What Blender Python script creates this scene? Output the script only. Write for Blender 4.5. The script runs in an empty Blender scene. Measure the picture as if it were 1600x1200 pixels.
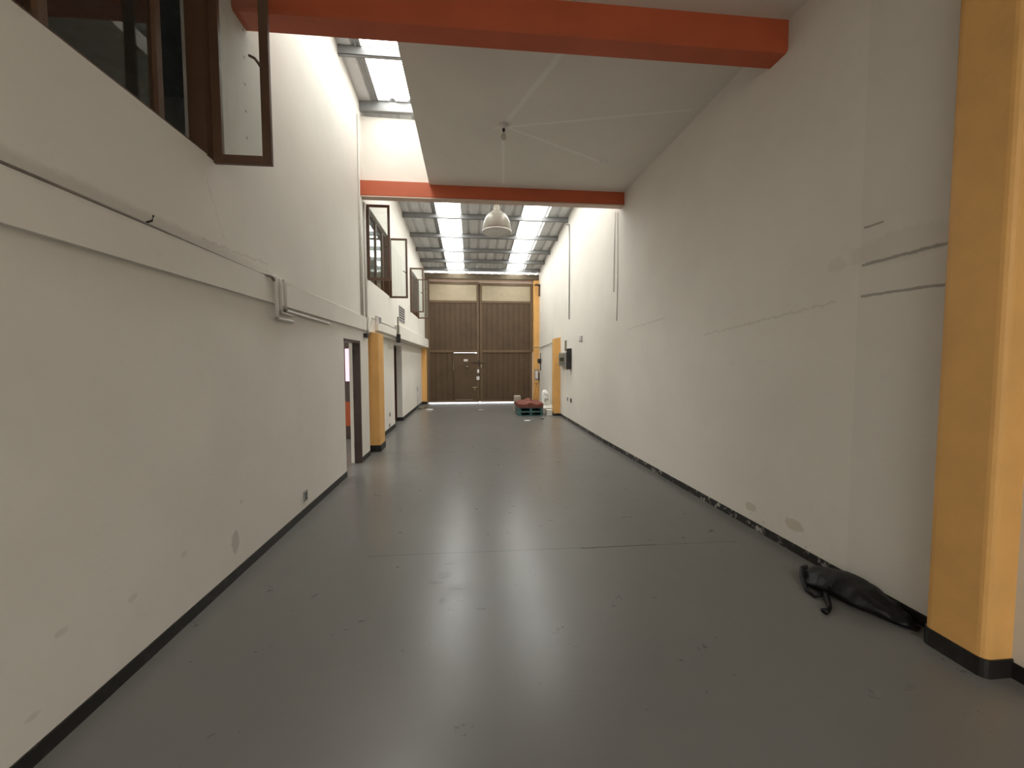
import bpy, bmesh, math, random
from mathutils import Vector, Matrix, noise
random.seed(7)
SC = bpy.context.scene
COL = SC.collection

# ------------------------------------------------------------------ camera, light, exposure
cam = bpy.data.cameras.new('camera'); camo = bpy.data.objects.new('camera', cam); COL.objects.link(camo)
cam.sensor_width = 36; cam.lens = 36 * 640 / 1600; cam.clip_start = 0.02
_r = Vector((0.995177, -0.098073, -0.001997)); _d = Vector((-0.00734, -0.054147, -0.998506)); _f = Vector((0.097818, 0.993705, -0.054606))
M = Matrix.Identity(4)
for i in range(3):
    M[i][0] = _r[i]; M[i][1] = -_d[i]; M[i][2] = -_f[i]
M[2][3] = 1.65
camo.matrix_world = M
SC.camera = camo
SC.view_settings.view_transform = 'Standard'; SC.view_settings.look = 'None'
SC.view_settings.gamma = 1; SC.view_settings.use_curve_mapping = False
SC.view_settings.exposure = 1.38
SKYLIGHT = 3.5
W = bpy.data.worlds.new('sky'); SC.world = W; W.use_nodes = True
W.node_tree.nodes['Background'].inputs[0].default_value = (0.93, 0.96, 1.0, 1)
W.node_tree.nodes['Background'].inputs[1].default_value = 2.5

# ------------------------------------------------------------------ materials
def newmat(name):
    m = bpy.data.materials.new(name); m.use_nodes = True
    nt = m.node_tree; b = nt.nodes['Principled BSDF']
    return m, nt, b

def N(nt, t, **kw):
    n = nt.nodes.new(t)
    for k, v in kw.items():
        if hasattr(n, k): setattr(n, k, v)
        else: n.inputs[k.replace('_', ' ')].default_value = v
    return n

def math_(nt, op, a, b=None, c=None, clamp=False):
    n = nt.nodes.new('ShaderNodeMath'); n.operation = op; n.use_clamp = clamp
    for i, v in enumerate((a, b, c)):
        if v is None: continue
        if isinstance(v, (int, float)): n.inputs[i].default_value = v
        else: nt.links.new(v, n.inputs[i])
    return n.outputs[0]

def mix(nt, fac, a, b, blend='MIX'):
    n = nt.nodes.new('ShaderNodeMix'); n.data_type = 'RGBA'; n.blend_type = blend
    for s, v in ((n.inputs[0], fac), (n.inputs[6], a), (n.inputs[7], b)):
        if isinstance(v, (int, float)): s.default_value = v
        elif isinstance(v, tuple): s.default_value = (*v, 1)
        else: nt.links.new(v, s)
    return n.outputs[2]

def noise_(nt, co, scale, detail=4, rough=0.6, dist=0.0):
    n = nt.nodes.new('ShaderNodeTexNoise'); n.inputs['Scale'].default_value = scale
    n.inputs['Detail'].default_value = detail; n.inputs['Roughness'].default_value = rough
    n.inputs['Distortion'].default_value = dist
    nt.links.new(co, n.inputs['Vector']); return n.outputs[0]

def step(nt, v, lo, hi):
    n = nt.nodes.new('ShaderNodeMapRange'); n.interpolation_type = 'SMOOTHSTEP'
    n.inputs[1].default_value = lo; n.inputs[2].default_value = hi
    nt.links.new(v, n.inputs[0]); return n.outputs[0]

def bump(nt, b, h, dist=0.01, strength=0.5):
    n = nt.nodes.new('ShaderNodeBump'); n.inputs['Distance'].default_value = dist
    n.inputs['Strength'].default_value = strength
    nt.links.new(h, n.inputs['Height']); nt.links.new(n.outputs[0], b.inputs['Normal'])

def coords(nt):
    g = nt.nodes.new('ShaderNodeNewGeometry'); s = nt.nodes.new('ShaderNodeSeparateXYZ')
    nt.links.new(g.outputs['Position'], s.inputs[0])
    return g.outputs['Position'], s.outputs[0], s.outputs[1], s.outputs[2]

def blob(nt, u, v, cu, cv, ru, rv, wob, soft=0.5):
    a = math_(nt, 'POWER', math_(nt, 'DIVIDE', math_(nt, 'SUBTRACT', u, cu), ru), 2.0)
    b = math_(nt, 'POWER', math_(nt, 'DIVIDE', math_(nt, 'SUBTRACT', v, cv), rv), 2.0)
    d = math_(nt, 'ADD', math_(nt, 'ADD', a, b), wob)
    return math_(nt, 'SUBTRACT', 1.0, step(nt, d, 1.0 - soft, 1.0))

def seg(nt, u, v, u0, v0, u1, v1, w, wob, wa=0.02):
    """thin line mask from (u0,v0) to (u1,v1)"""
    t = math_(nt, 'DIVIDE', math_(nt, 'SUBTRACT', u, u0), (u1 - u0), clamp=True)
    line = math_(nt, 'MULTIPLY_ADD', t, (v1 - v0), v0)
    wv = math_(nt, 'MULTIPLY', math_(nt, 'SUBTRACT', wob, 0.5), wa)
    d = math_(nt, 'ABSOLUTE', math_(nt, 'ADD', math_(nt, 'SUBTRACT', v, line), wv))
    m = math_(nt, 'SUBTRACT', 1.0, step(nt, d, w * 0.3, w))
    lo, hi = min(u0, u1), max(u0, u1)
    inr = math_(nt, 'MULTIPLY', math_(nt, 'GREATER_THAN', u, lo), math_(nt, 'LESS_THAN', u, hi))
    return math_(nt, 'MULTIPLY', m, inr)

def maxm(nt, *ms):
    r = ms[0]
    for m in ms[1:]: r = math_(nt, 'MAXIMUM', r, m)
    return r

WHITE = (0.80, 0.757, 0.692)
def wall_mat(name, side=None):
    m, nt, b = newmat(name); P, X, Y, Z = coords(nt)
    n1 = noise_(nt, P, 0.8, 5, 0.6); n2 = noise_(nt, P, 5, 6, 0.65); n3 = noise_(nt, P, 60, 3, 0.6); n4 = noise_(nt, P, 14, 5, 0.7)
    c = mix(nt, step(nt, n1, 0.3, 0.7), WHITE, (0.75, 0.708, 0.645))
    c = mix(nt, math_(nt, 'MULTIPLY', step(nt, n2, 0.55, 0.8), 0.25), c, (0.64, 0.61, 0.55))
    wob = math_(nt, 'MULTIPLY', math_(nt, 'SUBTRACT', n4, 0.5), 2.2)
    h = n3
    if side == 'right':
        # flaking plaster near the floor, brown damp patches, grooves by the pillar
        low = math_(nt, 'SUBTRACT', 1.0, step(nt, Z, 0.10, 0.38))
        fl = math_(nt, 'MULTIPLY', low, step(nt, n4, 0.60, 0.66))
        reg = math_(nt, 'MULTIPLY', step(nt, Y, 2.4, 3.2), step(nt, noise_(nt, P, 1.3, 3), 0.45, 0.6))
        fl = math_(nt, 'MULTIPLY', fl, reg)
        c = mix(nt, math_(nt, 'MULTIPLY', fl, 0.55), c, (0.42, 0.38, 0.31))
        st = maxm(nt, blob(nt, Y, Z, 3.22, 0.235, 0.11, 0.06, wob), blob(nt, Y, Z, 3.75, 0.20, 0.09, 0.05, wob))
        c = mix(nt, math_(nt, 'MULTIPLY', st, 0.5), c, (0.50, 0.43, 0.31))
        g = maxm(nt, seg(nt, Y, Z, 2.14, 2.34, 2.70, 2.33, 0.016, n4, 0.03), seg(nt, Y, Z, 2.14, 2.10, 2.70, 2.11, 0.014, n4, 0.02),
                 math_(nt, 'MULTIPLY', seg(nt, Y, Z, 2.56, 2.59, 2.70, 2.59, 0.012, n4, 0.02), 1.0))
        g2 = maxm(nt, seg(nt, Y, Z, 2.9, 2.10, 4.6, 1.96, 0.012, n4, 0.12), seg(nt, Y, Z, 5.6, 2.26, 6.9, 2.2, 0.012, n4, 0.05))
        g3 = maxm(nt, blob(nt, Y, Z, 2.45, 2.40, 0.4, 0.12, wob), blob(nt, Y, Z, 2.9, 2.38, 0.10, 0.06, wob))
        c = mix(nt, math_(nt, 'MULTIPLY', g3, 0.12), c, (0.30, 0.26, 0.20))
        c = mix(nt, math_(nt, 'MULTIPLY', g, 0.6), c, (0.16, 0.13, 0.10))
        c = mix(nt, math_(nt, 'MULTIPLY', g2, 0.22), c, (0.25, 0.2, 0.15))
        h = math_(nt, 'SUBTRACT', h, math_(nt, 'MULTIPLY', g, 2.0))
        tone = math_(nt, 'LESS_THAN', Y, 2.72)
        c = mix(nt, math_(nt, 'MULTIPLY', tone, 0.10), c, (0.40, 0.38, 0.35))
    if side == 'left':
        sm = maxm(nt, blob(nt, Y, Z, 3.24, 0.29, 0.06, 0.10, wob), *[math_(nt, 'MULTIPLY', blob(nt, Y, Z, yy, zz, .035, .02, wob, .8), .5) for yy, zz in ((1.92, .47), (2.3, .40), (1.79, .20), (3.34, .56), (2.69, .45))])
        c = mix(nt, math_(nt, 'MULTIPLY', sm, 0.45), c, (0.33, 0.31, 0.27))
        dirt = math_(nt, 'MULTIPLY', blob(nt, Y, Z, 2.4, 2.44, 1.9, 0.07, math_(nt, 'MULTIPLY', wob, 0.5), 0.98), 0.28)
        c = mix(nt, dirt, c, (0.26, 0.22, 0.18))
        cr = maxm(nt, seg(nt, Z, Y, 2.55, 3.25, 2.95, 3.05, 0.008, n4, 0.12), seg(nt, Y, Z, 3.0, 2.48, 3.9, 2.52, 0.012, n4, 0.1))
        c = mix(nt, math_(nt, 'MULTIPLY', cr, 0.2), c, (0.25, 0.2, 0.15))
        dots = math_(nt, 'LESS_THAN', math_(nt, 'ABSOLUTE', math_(nt, 'SUBTRACT', Y, 3.62)), 0.012)
        zz = math_(nt, 'ABSOLUTE', math_(nt, 'SUBTRACT', math_(nt, 'FRACT', math_(nt, 'DIVIDE', Z, 0.21)), 0.5))
        dots = math_(nt, 'MULTIPLY', dots, math_(nt, 'LESS_THAN', zz, 0.05))
        dots = math_(nt, 'MULTIPLY', dots, math_(nt, 'MULTIPLY', math_(nt, 'GREATER_THAN', Z, 3.1), math_(nt, 'LESS_THAN', Z, 4.4)))
        c = mix(nt, math_(nt, 'MULTIPLY', dots, 0.6), c, (0.12, 0.08, 0.06))
    if side == 'ceiling':
        ch = maxm(nt, seg(nt, X, Y, 0.45, 5.3, 1.95, 6.1, 0.035, n4, 0.06), seg(nt, X, Y, 0.3, 5.35, 2.6, 4.75, 0.03, n4, 0.05),
                  seg(nt, Y, X, 3.7, 1.0, 5.2, 0.45, 0.05, n4, 0.06), seg(nt, Y, X, 5.35, 0.42, 7.0, 0.55, 0.03, n4, 0.03))
        c = mix(nt, math_(nt, 'MULTIPLY', ch, 0.6), c, (0.90, 0.88, 0.83))
        h = math_(nt, 'ADD', h, ch)
    nt.links.new(c, b.inputs['Base Color']); b.inputs['Roughness'].default_value = 0.75
    b.inputs['Specular IOR Level'].default_value = 0.3
    hh = math_(nt, 'ADD', math_(nt, 'MULTIPLY', h, 0.4), n2)
    bump(nt, b, hh, 0.008, 0.22)
    return m

def paint(name, col, rough=0.5, var=0.12, metal=0.0, scale=6, bmp=0.0, spec=0.5):
    m, nt, b = newmat(name); P, X, Y, Z = coords(nt)
    n = noise_(nt, P, scale, 5, 0.6)
    dark = tuple(c * (1 - 2 * var) for c in col)
    nt.links.new(mix(nt, step(nt, n, 0.3, 0.75), col, dark), b.inputs['Base Color'])
    b.inputs['Roughness'].default_value = rough; b.inputs['Metallic'].default_value = metal
    b.inputs['Specular IOR Level'].default_value = spec
    if bmp: bump(nt, b, noise_(nt, P, scale * 8, 4), 0.01, bmp)
    return m

def floor_mat():
    m, nt, b = newmat('grey_floor_paint'); P, X, Y, Z = coords(nt)
    n1 = noise_(nt, P, 0.55, 5, 0.6); n2 = noise_(nt, P, 3.2, 6, 0.7); n3 = noise_(nt, P, 26, 4, 0.6); n4 = noise_(nt, P, 11, 5, 0.7)
    c = mix(nt, step(nt, n1, 0.3, 0.7), (0.155, 0.148, 0.138), (0.138, 0.133, 0.125))
    c = mix(nt, math_(nt, 'MULTIPLY', step(nt, n2, 0.35, 0.8), 0.3), c, (0.15, 0.135, 0.115))
    c = mix(nt, math_(nt, 'MULTIPLY', step(nt, n3, 0.5, 0.9), 0.08), c, (0.07, 0.06, 0.05))
    wob = math_(nt, 'MULTIPLY', math_(nt, 'SUBTRACT', noise_(nt, P, 32, 4, 0.7), 0.45), 5.0)
    j = maxm(nt, math_(nt, 'MULTIPLY', seg(nt, X, Y, -0.9, 3.50, 2.4, 3.45, 0.010, n4, 0.02), 0.55),
             seg(nt, X, Y, 0.95, 3.46, 1.65, 3.465, 0.014, n4, 0.03),
             math_(nt, 'MULTIPLY', seg(nt, X, Y, -1.7, 7.55, 2.3, 7.3, 0.018, n4, 0.03), 0.45))
    sc = maxm(nt, *[blob(nt, X, Y, x, y, rx, ry, wob) for x, y, rx, ry in
              ((-0.22, 3.12, 0.06, 0.06), (-0.28, 3.02, 0.07, 0.03), (-0.12, 2.92, 0.08, 0.02), (-0.22, 2.78, 0.02, 0.05), (0.05, 2.66, 0.05, 0.015), (-0.2, 3.3, 0.05, 0.015))])
    c = mix(nt, math_(nt, 'MULTIPLY', sc, 0.6), c, (0.06, 0.055, 0.05))
    c = mix(nt, j, c, (0.025, 0.022, 0.02))
    nt.links.new(c, b.inputs['Base Color'])
    r = math_(nt, 'ADD', math_(nt, 'MULTIPLY', step(nt, n2, 0.35, 0.7), 0.03), 0.27)
    r = math_(nt, 'ADD', r, math_(nt, 'MULTIPLY', step(nt, n4, 0.3, 0.8), 0.03))
    nt.links.new(r, b.inputs['Roughness'])
    bump(nt, b, math_(nt, 'ADD', n2, math_(nt, 'MULTIPLY', math_(nt, 'ADD', n3, math_(nt, 'MULTIPLY', math_(nt, 'MAXIMUM', sc, j), -3.0)), 0.25)), 0.003, 0.07)
    return m

def base_mat():
    m, nt, b = newmat('black_skirting_paint'); P, X, Y, Z = coords(nt)
    n = noise_(nt, P, 15, 5, 0.7); n2 = noise_(nt, P, 1.1, 3)
    right = math_(nt, 'GREATER_THAN', X, 1.0)
    chip = math_(nt, 'MULTIPLY', step(nt, n, 0.56, 0.58), step(nt, n2, 0.38, 0.50))
    chip = math_(nt, 'MULTIPLY', chip, math_(nt, 'MULTIPLY_ADD', math_(nt, 'MULTIPLY', right, math_(nt, 'GREATER_THAN', Y, 2.7)), 0.9, 0.04))
    nt.links.new(mix(nt, chip, (0.013, 0.011, 0.010), (0.5, 0.47, 0.42)), b.inputs['Base Color'])
    b.inputs['Roughness'].default_value = 0.45
    return m

def glass_mat(name, tint=(0.92, 0.94, 0.93), refl=1.0):
    m, nt, b = newmat(name); nt.nodes.remove(b); out = nt.nodes['Material Output']
    t = N(nt, 'ShaderNodeBsdfTransparent'); t.inputs[0].default_value = (*tint, 1)
    g = N(nt, 'ShaderNodeBsdfGlossy'); g.inputs['Roughness'].default_value = 0.015; g.inputs[0].default_value = (0.95, 0.97, 0.97, 1)
    f = N(nt, 'ShaderNodeLayerWeight'); f5 = math_(nt, 'POWER', f.outputs['Facing'], 5.0)
    k = math_(nt, 'MULTIPLY', math_(nt, 'MULTIPLY_ADD', f5, 0.95, 0.045), refl, clamp=True)
    mx = nt.nodes.new('ShaderNodeMixShader'); nt.links.new(k, mx.inputs[0])
    nt.links.new(t.outputs[0], mx.inputs[1]); nt.links.new(g.outputs[0], mx.inputs[2]); nt.links.new(mx.outputs[0], out.inputs[0])
    return m

def emit_mat(name, col, s):
    m, nt, b = newmat(name); b.inputs['Base Color'].default_value = (*col, 1)
    b.inputs['Emission Color'].default_value = (*col, 1); b.inputs['Emission Strength'].default_value = s
    return m

MT = {
    'wall_l': wall_mat('left_plaster', 'left'), 'wall_r': wall_mat('right_plaster', 'right'), 'wall': wall_mat('white_plaster'),
    'ceil': wall_mat('slab_plaster', 'ceiling'), 'floor': floor_mat(), 'base': base_mat(),
    'trimw': paint('white_gloss_paint', (0.78, 0.75, 0.69), 0.6, 0.05, scale=4, bmp=0.15),
    'beam': paint('orange_red_paint', (0.53, 0.108, 0.040), 0.55, 0.06, scale=2, bmp=0.15),
    'yellow': paint('ochre_yellow_paint', (0.80, 0.44, 0.14), 0.55, 0.07, scale=3, bmp=0.2),
    'zinc': paint('grey_steel_roofing', (0.60, 0.60, 0.60), 0.5, 0.06),
    'purlin': paint('pale_steel_purlin', (0.25, 0.25, 0.25), 0.5, 0.06),
    'sky': emit_mat('translucent_daylit_sheet', (0.985, 1.0, 0.965), SKYLIGHT),
    'sky_front': emit_mat('front_translucent_sheet', (0.985, 1.0, 0.965), SKYLIGHT * .92), 'fill_rear': emit_mat('rear_fill_sheet', (1.0, 1.0, 0.96), SKYLIGHT * 1.05),  # front strip emits slightly less; rear strips are added fill behind the viewer
    'frame': paint('brown_window_paint', (0.12, 0.062, 0.035), 0.4, 0.1),
    'gate': paint('brown_gate_paint', (0.105, 0.062, 0.030), 0.6, 0.15, scale=2),
    'gate_f': paint('brown_gate_frame_paint', (0.150, 0.095, 0.048), 0.5, 0.1, scale=3),
    'gpane': paint('frosted_beige_pane', (0.44, 0.365, 0.25), 0.4, 0.05),
    'lintel': paint('olive_brown_lintel', (0.20, 0.155, 0.10), 0.5, 0.1),
    'glass': glass_mat('window_glass'),
    'grey': paint('grey_metal', (0.30, 0.30, 0.29), 0.5, 0.1), 'dark': paint('dark_plastic', (0.02, 0.018, 0.017), 0.4, 0.1),
    'darkroom': paint('dim_room_paint', (0.75, 0.76, 0.75), 0.7, 0.1),
    'cream': paint('cream_edge_paint', (0.66, 0.50, 0.40), 0.6, 0.05),
    'doorm': paint('dark_brown_door_metal', (0.05, 0.028, 0.022), 0.4, 0.1),
    'brass': paint('worn_brass', (0.5, 0.42, 0.25), 0.4, 0.1, metal=0.7),
    'label': paint('white_plastic', (0.75, 0.70, 0.68), 0.5, 0.03),
    'teal': paint('teal_pallet_paint', (0.055, 0.15, 0.15), 0.5, 0.15), 'cloth': paint('red_brown_tarpaulin', (0.20, 0.055, 0.035), 0.75, 0.2, scale=9, bmp=0.4),
    'beige': paint('beige_cardboard', (0.42, 0.38, 0.31), 0.8, 0.1), 'bag': paint('black_shiny_cloth', (0.004, 0.004, 0.005), 0.45, 0.2, scale=12, bmp=0.3, spec=0.3),
    'white': paint('white_sheet', (0.80, 0.79, 0.75), 0.6, 0.04), 'conc': paint('pale_concrete', (0.66, 0.64, 0.58), 0.8, 0.1, bmp=0.3),
    'brownin': paint('reddish_wood', (0.16, 0.06, 0.035), 0.5, 0.15), 'orange': paint('orange_cabinet_paint', (0.32, 0.055, 0.012), 0.4, 0.1),
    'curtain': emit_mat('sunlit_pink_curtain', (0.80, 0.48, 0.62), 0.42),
    'shade_line': paint('shade_dark_conduit', (0.22, 0.18, 0.15), 0.6, 0.2),  # conduit colour darkened to stand for the shade between ledge and wall
    'worn': paint('worn_edge_paint', (0.30, 0.25, 0.19), 0.6, 0.15),
    'chip': paint('dull_olive_metal', (0.20, 0.19, 0.13), 0.6, 0.1),
    'pipe': paint('painted_conduit', (0.66, 0.62, 0.56), 0.5, 0.06),
}
def shade_mat():
    m, nt, b = newmat('acrylic_dome'); out = nt.nodes['Material Output']
    b.inputs['Base Color'].default_value = (0.48, 0.45, 0.39, 1); b.inputs['Roughness'].default_value = 0.25
    t = N(nt, 'ShaderNodeBsdfTranslucent'); t.inputs[0].default_value = (0.8, 0.77, 0.7, 1)
    mx = nt.nodes.new('ShaderNodeMixShader'); mx.inputs[0].default_value = 0.35
    nt.links.new(b.outputs[0], mx.inputs[1]); nt.links.new(t.outputs[0], mx.inputs[2]); nt.links.new(mx.outputs[0], out.inputs[0])
    return m
MT['dome'] = shade_mat()

# ------------------------------------------------------------------ mesh helpers
class MB:
    def __init__(s): s.bm = bmesh.new()
    def box(s, x0, x1, y0, y1, z0, z1, bev=0.0):
        vs = [s.bm.verts.new(p) for p in ((x0,y0,z0),(x1,y0,z0),(x1,y1,z0),(x0,y1,z0),(x0,y0,z1),(x1,y0,z1),(x1,y1,z1),(x0,y1,z1))]
        fs = [s.bm.faces.new([vs[i] for i in q]) for q in ((3,2,1,0),(4,5,6,7),(0,1,5,4),(1,2,6,5),(2,3,7,6),(3,0,4,7))]
        if bev:
            es = list({e for f in fs for e in f.edges})
            bmesh.ops.bevel(s.bm, geom=es, offset=bev, segments=2, affect='EDGES', profile=0.5)
        return s
    def prism(s, pts, z0, z1, bev=0.0):
        """polygon pts (x,y) counter-clockwise, extruded from z0 to z1"""
        a = [s.bm.verts.new((x, y, z0)) for x, y in pts]; b = [s.bm.verts.new((x, y, z1)) for x, y in pts]
        n = len(pts); s.bm.faces.new(a[::-1]); s.bm.faces.new(b)
        for i in range(n): s.bm.faces.new((a[i], a[(i+1) % n], b[(i+1) % n], b[i]))
        return s
    def hexa(s, p):   # 8 points, order as box
        vs = [s.bm.verts.new(q) for q in p]
        for q in ((3,2,1,0),(4,5,6,7),(0,1,5,4),(1,2,6,5),(2,3,7,6),(3,0,4,7)): s.bm.faces.new([vs[i] for i in q])
        return s
    def tube(s, pts, r, seg=8, cap=True):
        pts = [Vector(p) for p in pts]; rings = []
        for i, p in enumerate(pts):
            if i == 0: t = pts[1] - p
            elif i == len(pts) - 1: t = p - pts[-2]
            else: t = (pts[i+1] - p).normalized() + (p - pts[i-1]).normalized()
            t.normalize(); up = Vector((0.13, 0.21, 1)) if abs(t.z) < 0.9 else Vector((1, 0.1, 0))
            a = t.cross(up).normalized(); b = t.cross(a)
            rr = r[i] if isinstance(r, (list, tuple)) else r
            rings.append([s.bm.verts.new(p + a * rr * math.cos(k * 2 * math.pi / seg) + b * rr * math.sin(k * 2 * math.pi / seg)) for k in range(seg)])
        for A, B in zip(rings, rings[1:]):
            for k in range(seg): s.bm.faces.new((A[k], A[(k+1) % seg], B[(k+1) % seg], B[k]))
        if cap: s.bm.faces.new(rings[0][::-1]); s.bm.faces.new(rings[-1])
        return s
    def lathe(s, c, prof, seg=32):
        rings = []
        for r, z in prof:
            if r < 1e-5: rings.append([s.bm.verts.new((c[0], c[1], c[2] + z))])
            else: rings.append([s.bm.verts.new((c[0] + r * math.cos(k * 2 * math.pi / seg), c[1] + r * math.sin(k * 2 * math.pi / seg), c[2] + z)) for k in range(seg)])
        for A, B in zip(rings, rings[1:]):
            if len(A) == 1 and len(B) == 1: continue
            for k in range(seg):
                if len(A) == 1: s.bm.faces.new((A[0], B[(k+1) % seg], B[k]))
                elif len(B) == 1: s.bm.faces.new((A[k], A[(k+1) % seg], B[0]))
                else: s.bm.faces.new((A[k], A[(k+1) % seg], B[(k+1) % seg], B[k]))
        return s
    def build(s, name, mat, parent=None, origin=None, smooth=False):
        bmesh.ops.recalc_face_normals(s.bm, faces=s.bm.faces)
        o3 = Vector(origin) if origin is not None else Vector((0, 0, 0))
        if parent is not None:
            q = parent; o3 = Vector((0, 0, 0))
            while q is not None: o3 += q.location; q = q.parent
        for v in s.bm.verts: v.co -= o3
        me = bpy.data.meshes.new(name); s.bm.to_mesh(me); s.bm.free()
        if smooth:
            for p in me.polygons: p.use_smooth = True
        me.materials.append(MT[mat] if isinstance(mat, str) else mat)
        o = bpy.data.objects.new(name, me); COL.objects.link(o)
        if parent is not None: o.parent = parent
        else: o.location = o3
        return o

def thing(name, loc, label, cat, group=None):
    o = bpy.data.objects.new(name, None); o.empty_display_size = 0.1; COL.objects.link(o); o.location = loc
    return tag(o, label, cat, group)
def tag(o, label=None, cat=None, group=None, kind=None):
    if label: o['label'] = label
    if cat: o['category'] = cat
    if group: o['group'] = group
    if kind: o['kind'] = kind
    return o
def struct(o, label, cat): return tag(o, label, cat, kind='structure')
def B(*a, **k): return MB().box(*a, **k)

XL, XL2 = -1.80, -1.93            # left wall planes (upper / near, and lower rear)
def xr(y): return 2.83 - 0.021 * y if y < 8 else 2.662 + .004 * (y - 8)  # right wall plane
HC = 4.60                          # slab ceiling height
def zr(y): return 6.45 - 0.075 * y   # roof underside
YG = 16.45                         # gate plane
Y_BACK = -9.0

# ------------------------------------------------------------------ the shell
m = MB(); m.prism([(-6.0, Y_BACK), (3.2, Y_BACK), (3.2, 16.95), (-6.0, 16.95)], -0.2, 0.0)
struct(m.build('floor', 'floor'), 'worn grey painted concrete floor of the long hall', 'floor')
struct(B(-12, 14, 17.0, 45, -0.25, -0.01).build('ground_outside', 'conc'), 'pale concrete pavement outside beyond the gate', 'ground')

T = 0.2
def wallbox(m, x, y0, y1, z0, z1, th=T): m.box(x - th, x, y0, y1, z0, z1)
m = MB()
# near lower part, doorway 1 at Y 6.03..6.84
wallbox(m, XL, Y_BACK, 6.03, 0, 2.40, .165); wallbox(m, XL, 6.03, 6.84, 1.97, 2.40, .165); wallbox(m, XL, 6.84, 7.40, 0, 2.40, .165)
# rear lower part, doorway 2
wallbox(m, XL2, 7.40, 10.50, 0, 2.40, .15); wallbox(m, XL2, 10.50, 11.65, 2.08, 2.40, .15); wallbox(m, XL2, 11.65, 16.9, 0, 2.40, .15)
m.box(XL2 - .001, XL, 7.4, 16.9, 2.18, 2.401)
# upper part with three windows
WIN = [(0.90, 3.20, 3.08, 4.40), (7.45, 9.48, 3.10, 4.40), (12.50, 14.25, 3.14, 4.45)]
y = Y_BACK
for (a, b_, z0, z1) in WIN:
    wallbox(m, XL, y, a, 2.40, 6.6)
    wallbox(m, XL, a, b_, 2.40, z0); wallbox(m, XL, a, b_, z1, 6.6)
    y = b_
wallbox(m, XL, y, 16.9, 2.40, 6.6)
WL = struct(m.build('wall_left', 'wall_l'), 'white plastered left wall with upstairs windows and two doorways', 'wall')

m = MB()
m.prism([(xr(Y_BACK), Y_BACK), (xr(Y_BACK) + T, Y_BACK), (xr(8) + T, 8), (xr(16.9) + T, 16.9), (xr(16.9), 16.9), (xr(8), 8)], 0, 6.6)
WR = struct(m.build('wall_right', 'wall_r'), 'long white plastered right wall with cracks and flaking paint by the floor', 'wall')
struct(B(-2.0, 3.2, Y_BACK - T, Y_BACK, 0, 6.6).build('wall_behind', 'wall'), 'white wall closing the hall behind the viewer', 'wall')
# transverse wall above far beam
m = MB(); m.hexa([(XL, 7.24, 4.62), (xr(7), 7.24, 4.62), (xr(7), 7.38, 4.62), (XL, 7.38, 4.62), (XL, 7.24, 5.72), (xr(7), 7.24, 5.66), (xr(7), 7.38, 5.66), (XL, 7.38, 5.72)])
struct(m.build('wall_middle', 'wall'), 'white cross wall above the far orange beam, seen through the roof opening', 'wall')
struct(B(XL, xr(3.5), 3.40, 3.52, 4.75, zr(3.5)).build('wall_front', 'wall'), 'white cross wall above the near red beam', 'wall')
# ceilings
struct(B(-2.0, 3.2, -2.6, 3.5, HC, HC + .15).build('ceiling', 'ceil'), 'white plastered ceiling in front of the near red beam', 'ceiling')
m = MB(); m.hexa([(-0.66, 3.5, HC), (xr(3.5), 3.5, HC), (xr(7.2), 7.24, HC), (-0.68, 7.24, HC), (-0.66, 3.5, HC+.15), (xr(3.5), 3.5, HC+.15), (xr(7.2), 7.24, HC+.15), (-0.68, 7.24, HC+.15)])
struct(m.build('ceiling_slab', 'ceil'), 'white plastered slab between the two orange beams, open along its left edge', 'ceiling')

# beams
def beam(y0, y1, z0, z1, ch):
    m = MB()
    a, b_ = XL, xr(y0)
    prof = [(y0, z1), (y0, z0 + ch), (y0 + ch, z0), (y1 - ch * .5, z0), (y1, z0 + ch * .5), (y1, z1)]
    A = [m.bm.verts.new((a, y, z)) for y, z in prof]; Bv = [m.bm.verts.new((b_, y, z)) for y, z in prof]
    n = len(prof); m.bm.faces.new(A); m.bm.faces.new(Bv[::-1])
    for i in range(n): m.bm.faces.new((A[i], A[(i+1) % n], Bv[(i+1) % n], Bv[i]))
    return m
struct(beam(3.46, 3.68, 4.335, HC + .1, 0.02).build('ceiling_beam', 'beam'), 'near red-orange painted beam crossing the ceiling', 'beam')
fb = struct(beam(7.10, 7.24, 4.385, HC + .03, 0.012).build('ceiling_beam', 'beam'), 'far orange painted beam above the hanging dome lamp', 'beam')
B(XL, xr(7.1), 7.092, 7.24, 4.362, 4.385, bev=.004).build('bottom_edge', 'cream', fb)

# pillars
def pillar(name, x0, x1, y0, y1, z1, cy, label, chx=.03, top=0.0):
    """x0/x1 outer faces; rounded vertical corners toward the room"""
    pts = [(x0, y0), (x1, y0), (x1, y1), (x0, y1)]
    m = MB(); m.box(x0, x1, y0, y1, 0, z1)
    es = [e for e in m.bm.edges if abs(e.verts[0].co.z - e.verts[1].co.z) > .1]
    bmesh.ops.bevel(m.bm, geom=es, offset=chx, segments=4, affect='EDGES', profile=0.5)
    if top:
        for v in m.bm.verts:
            if v.co.z > z1 - .01:
                k = (v.co.x - x0) / (x1 - x0) if cy < 0 else 1 - (v.co.x - x0) / (x1 - x0)
                v.co.z -= top * k
    return struct(m.build(name, 'yellow'), label, 'pillar')
pillar('pillar', 2.635, 2.95, 1.79, 2.085, HC, 1, 'wide ochre yellow pillar at the right, nearest the viewer', .04)
pillar('pillar', XL2 - .05, -1.68, 7.66, 8.10, 2.22, -1, 'ochre yellow pillar between the two left doorways', .02, .05)
pillar('pillar', 2.485, 2.75, 12.22, 12.55, 2.40, 1, 'short ochre yellow pillar on right wall beside the pallets', .02, .06)
pillar('pillar', 2.475, 2.75, 16.22, 16.5, 4.85, 1, 'tall ochre yellow pillar between gate and right wall', .015)
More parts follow.
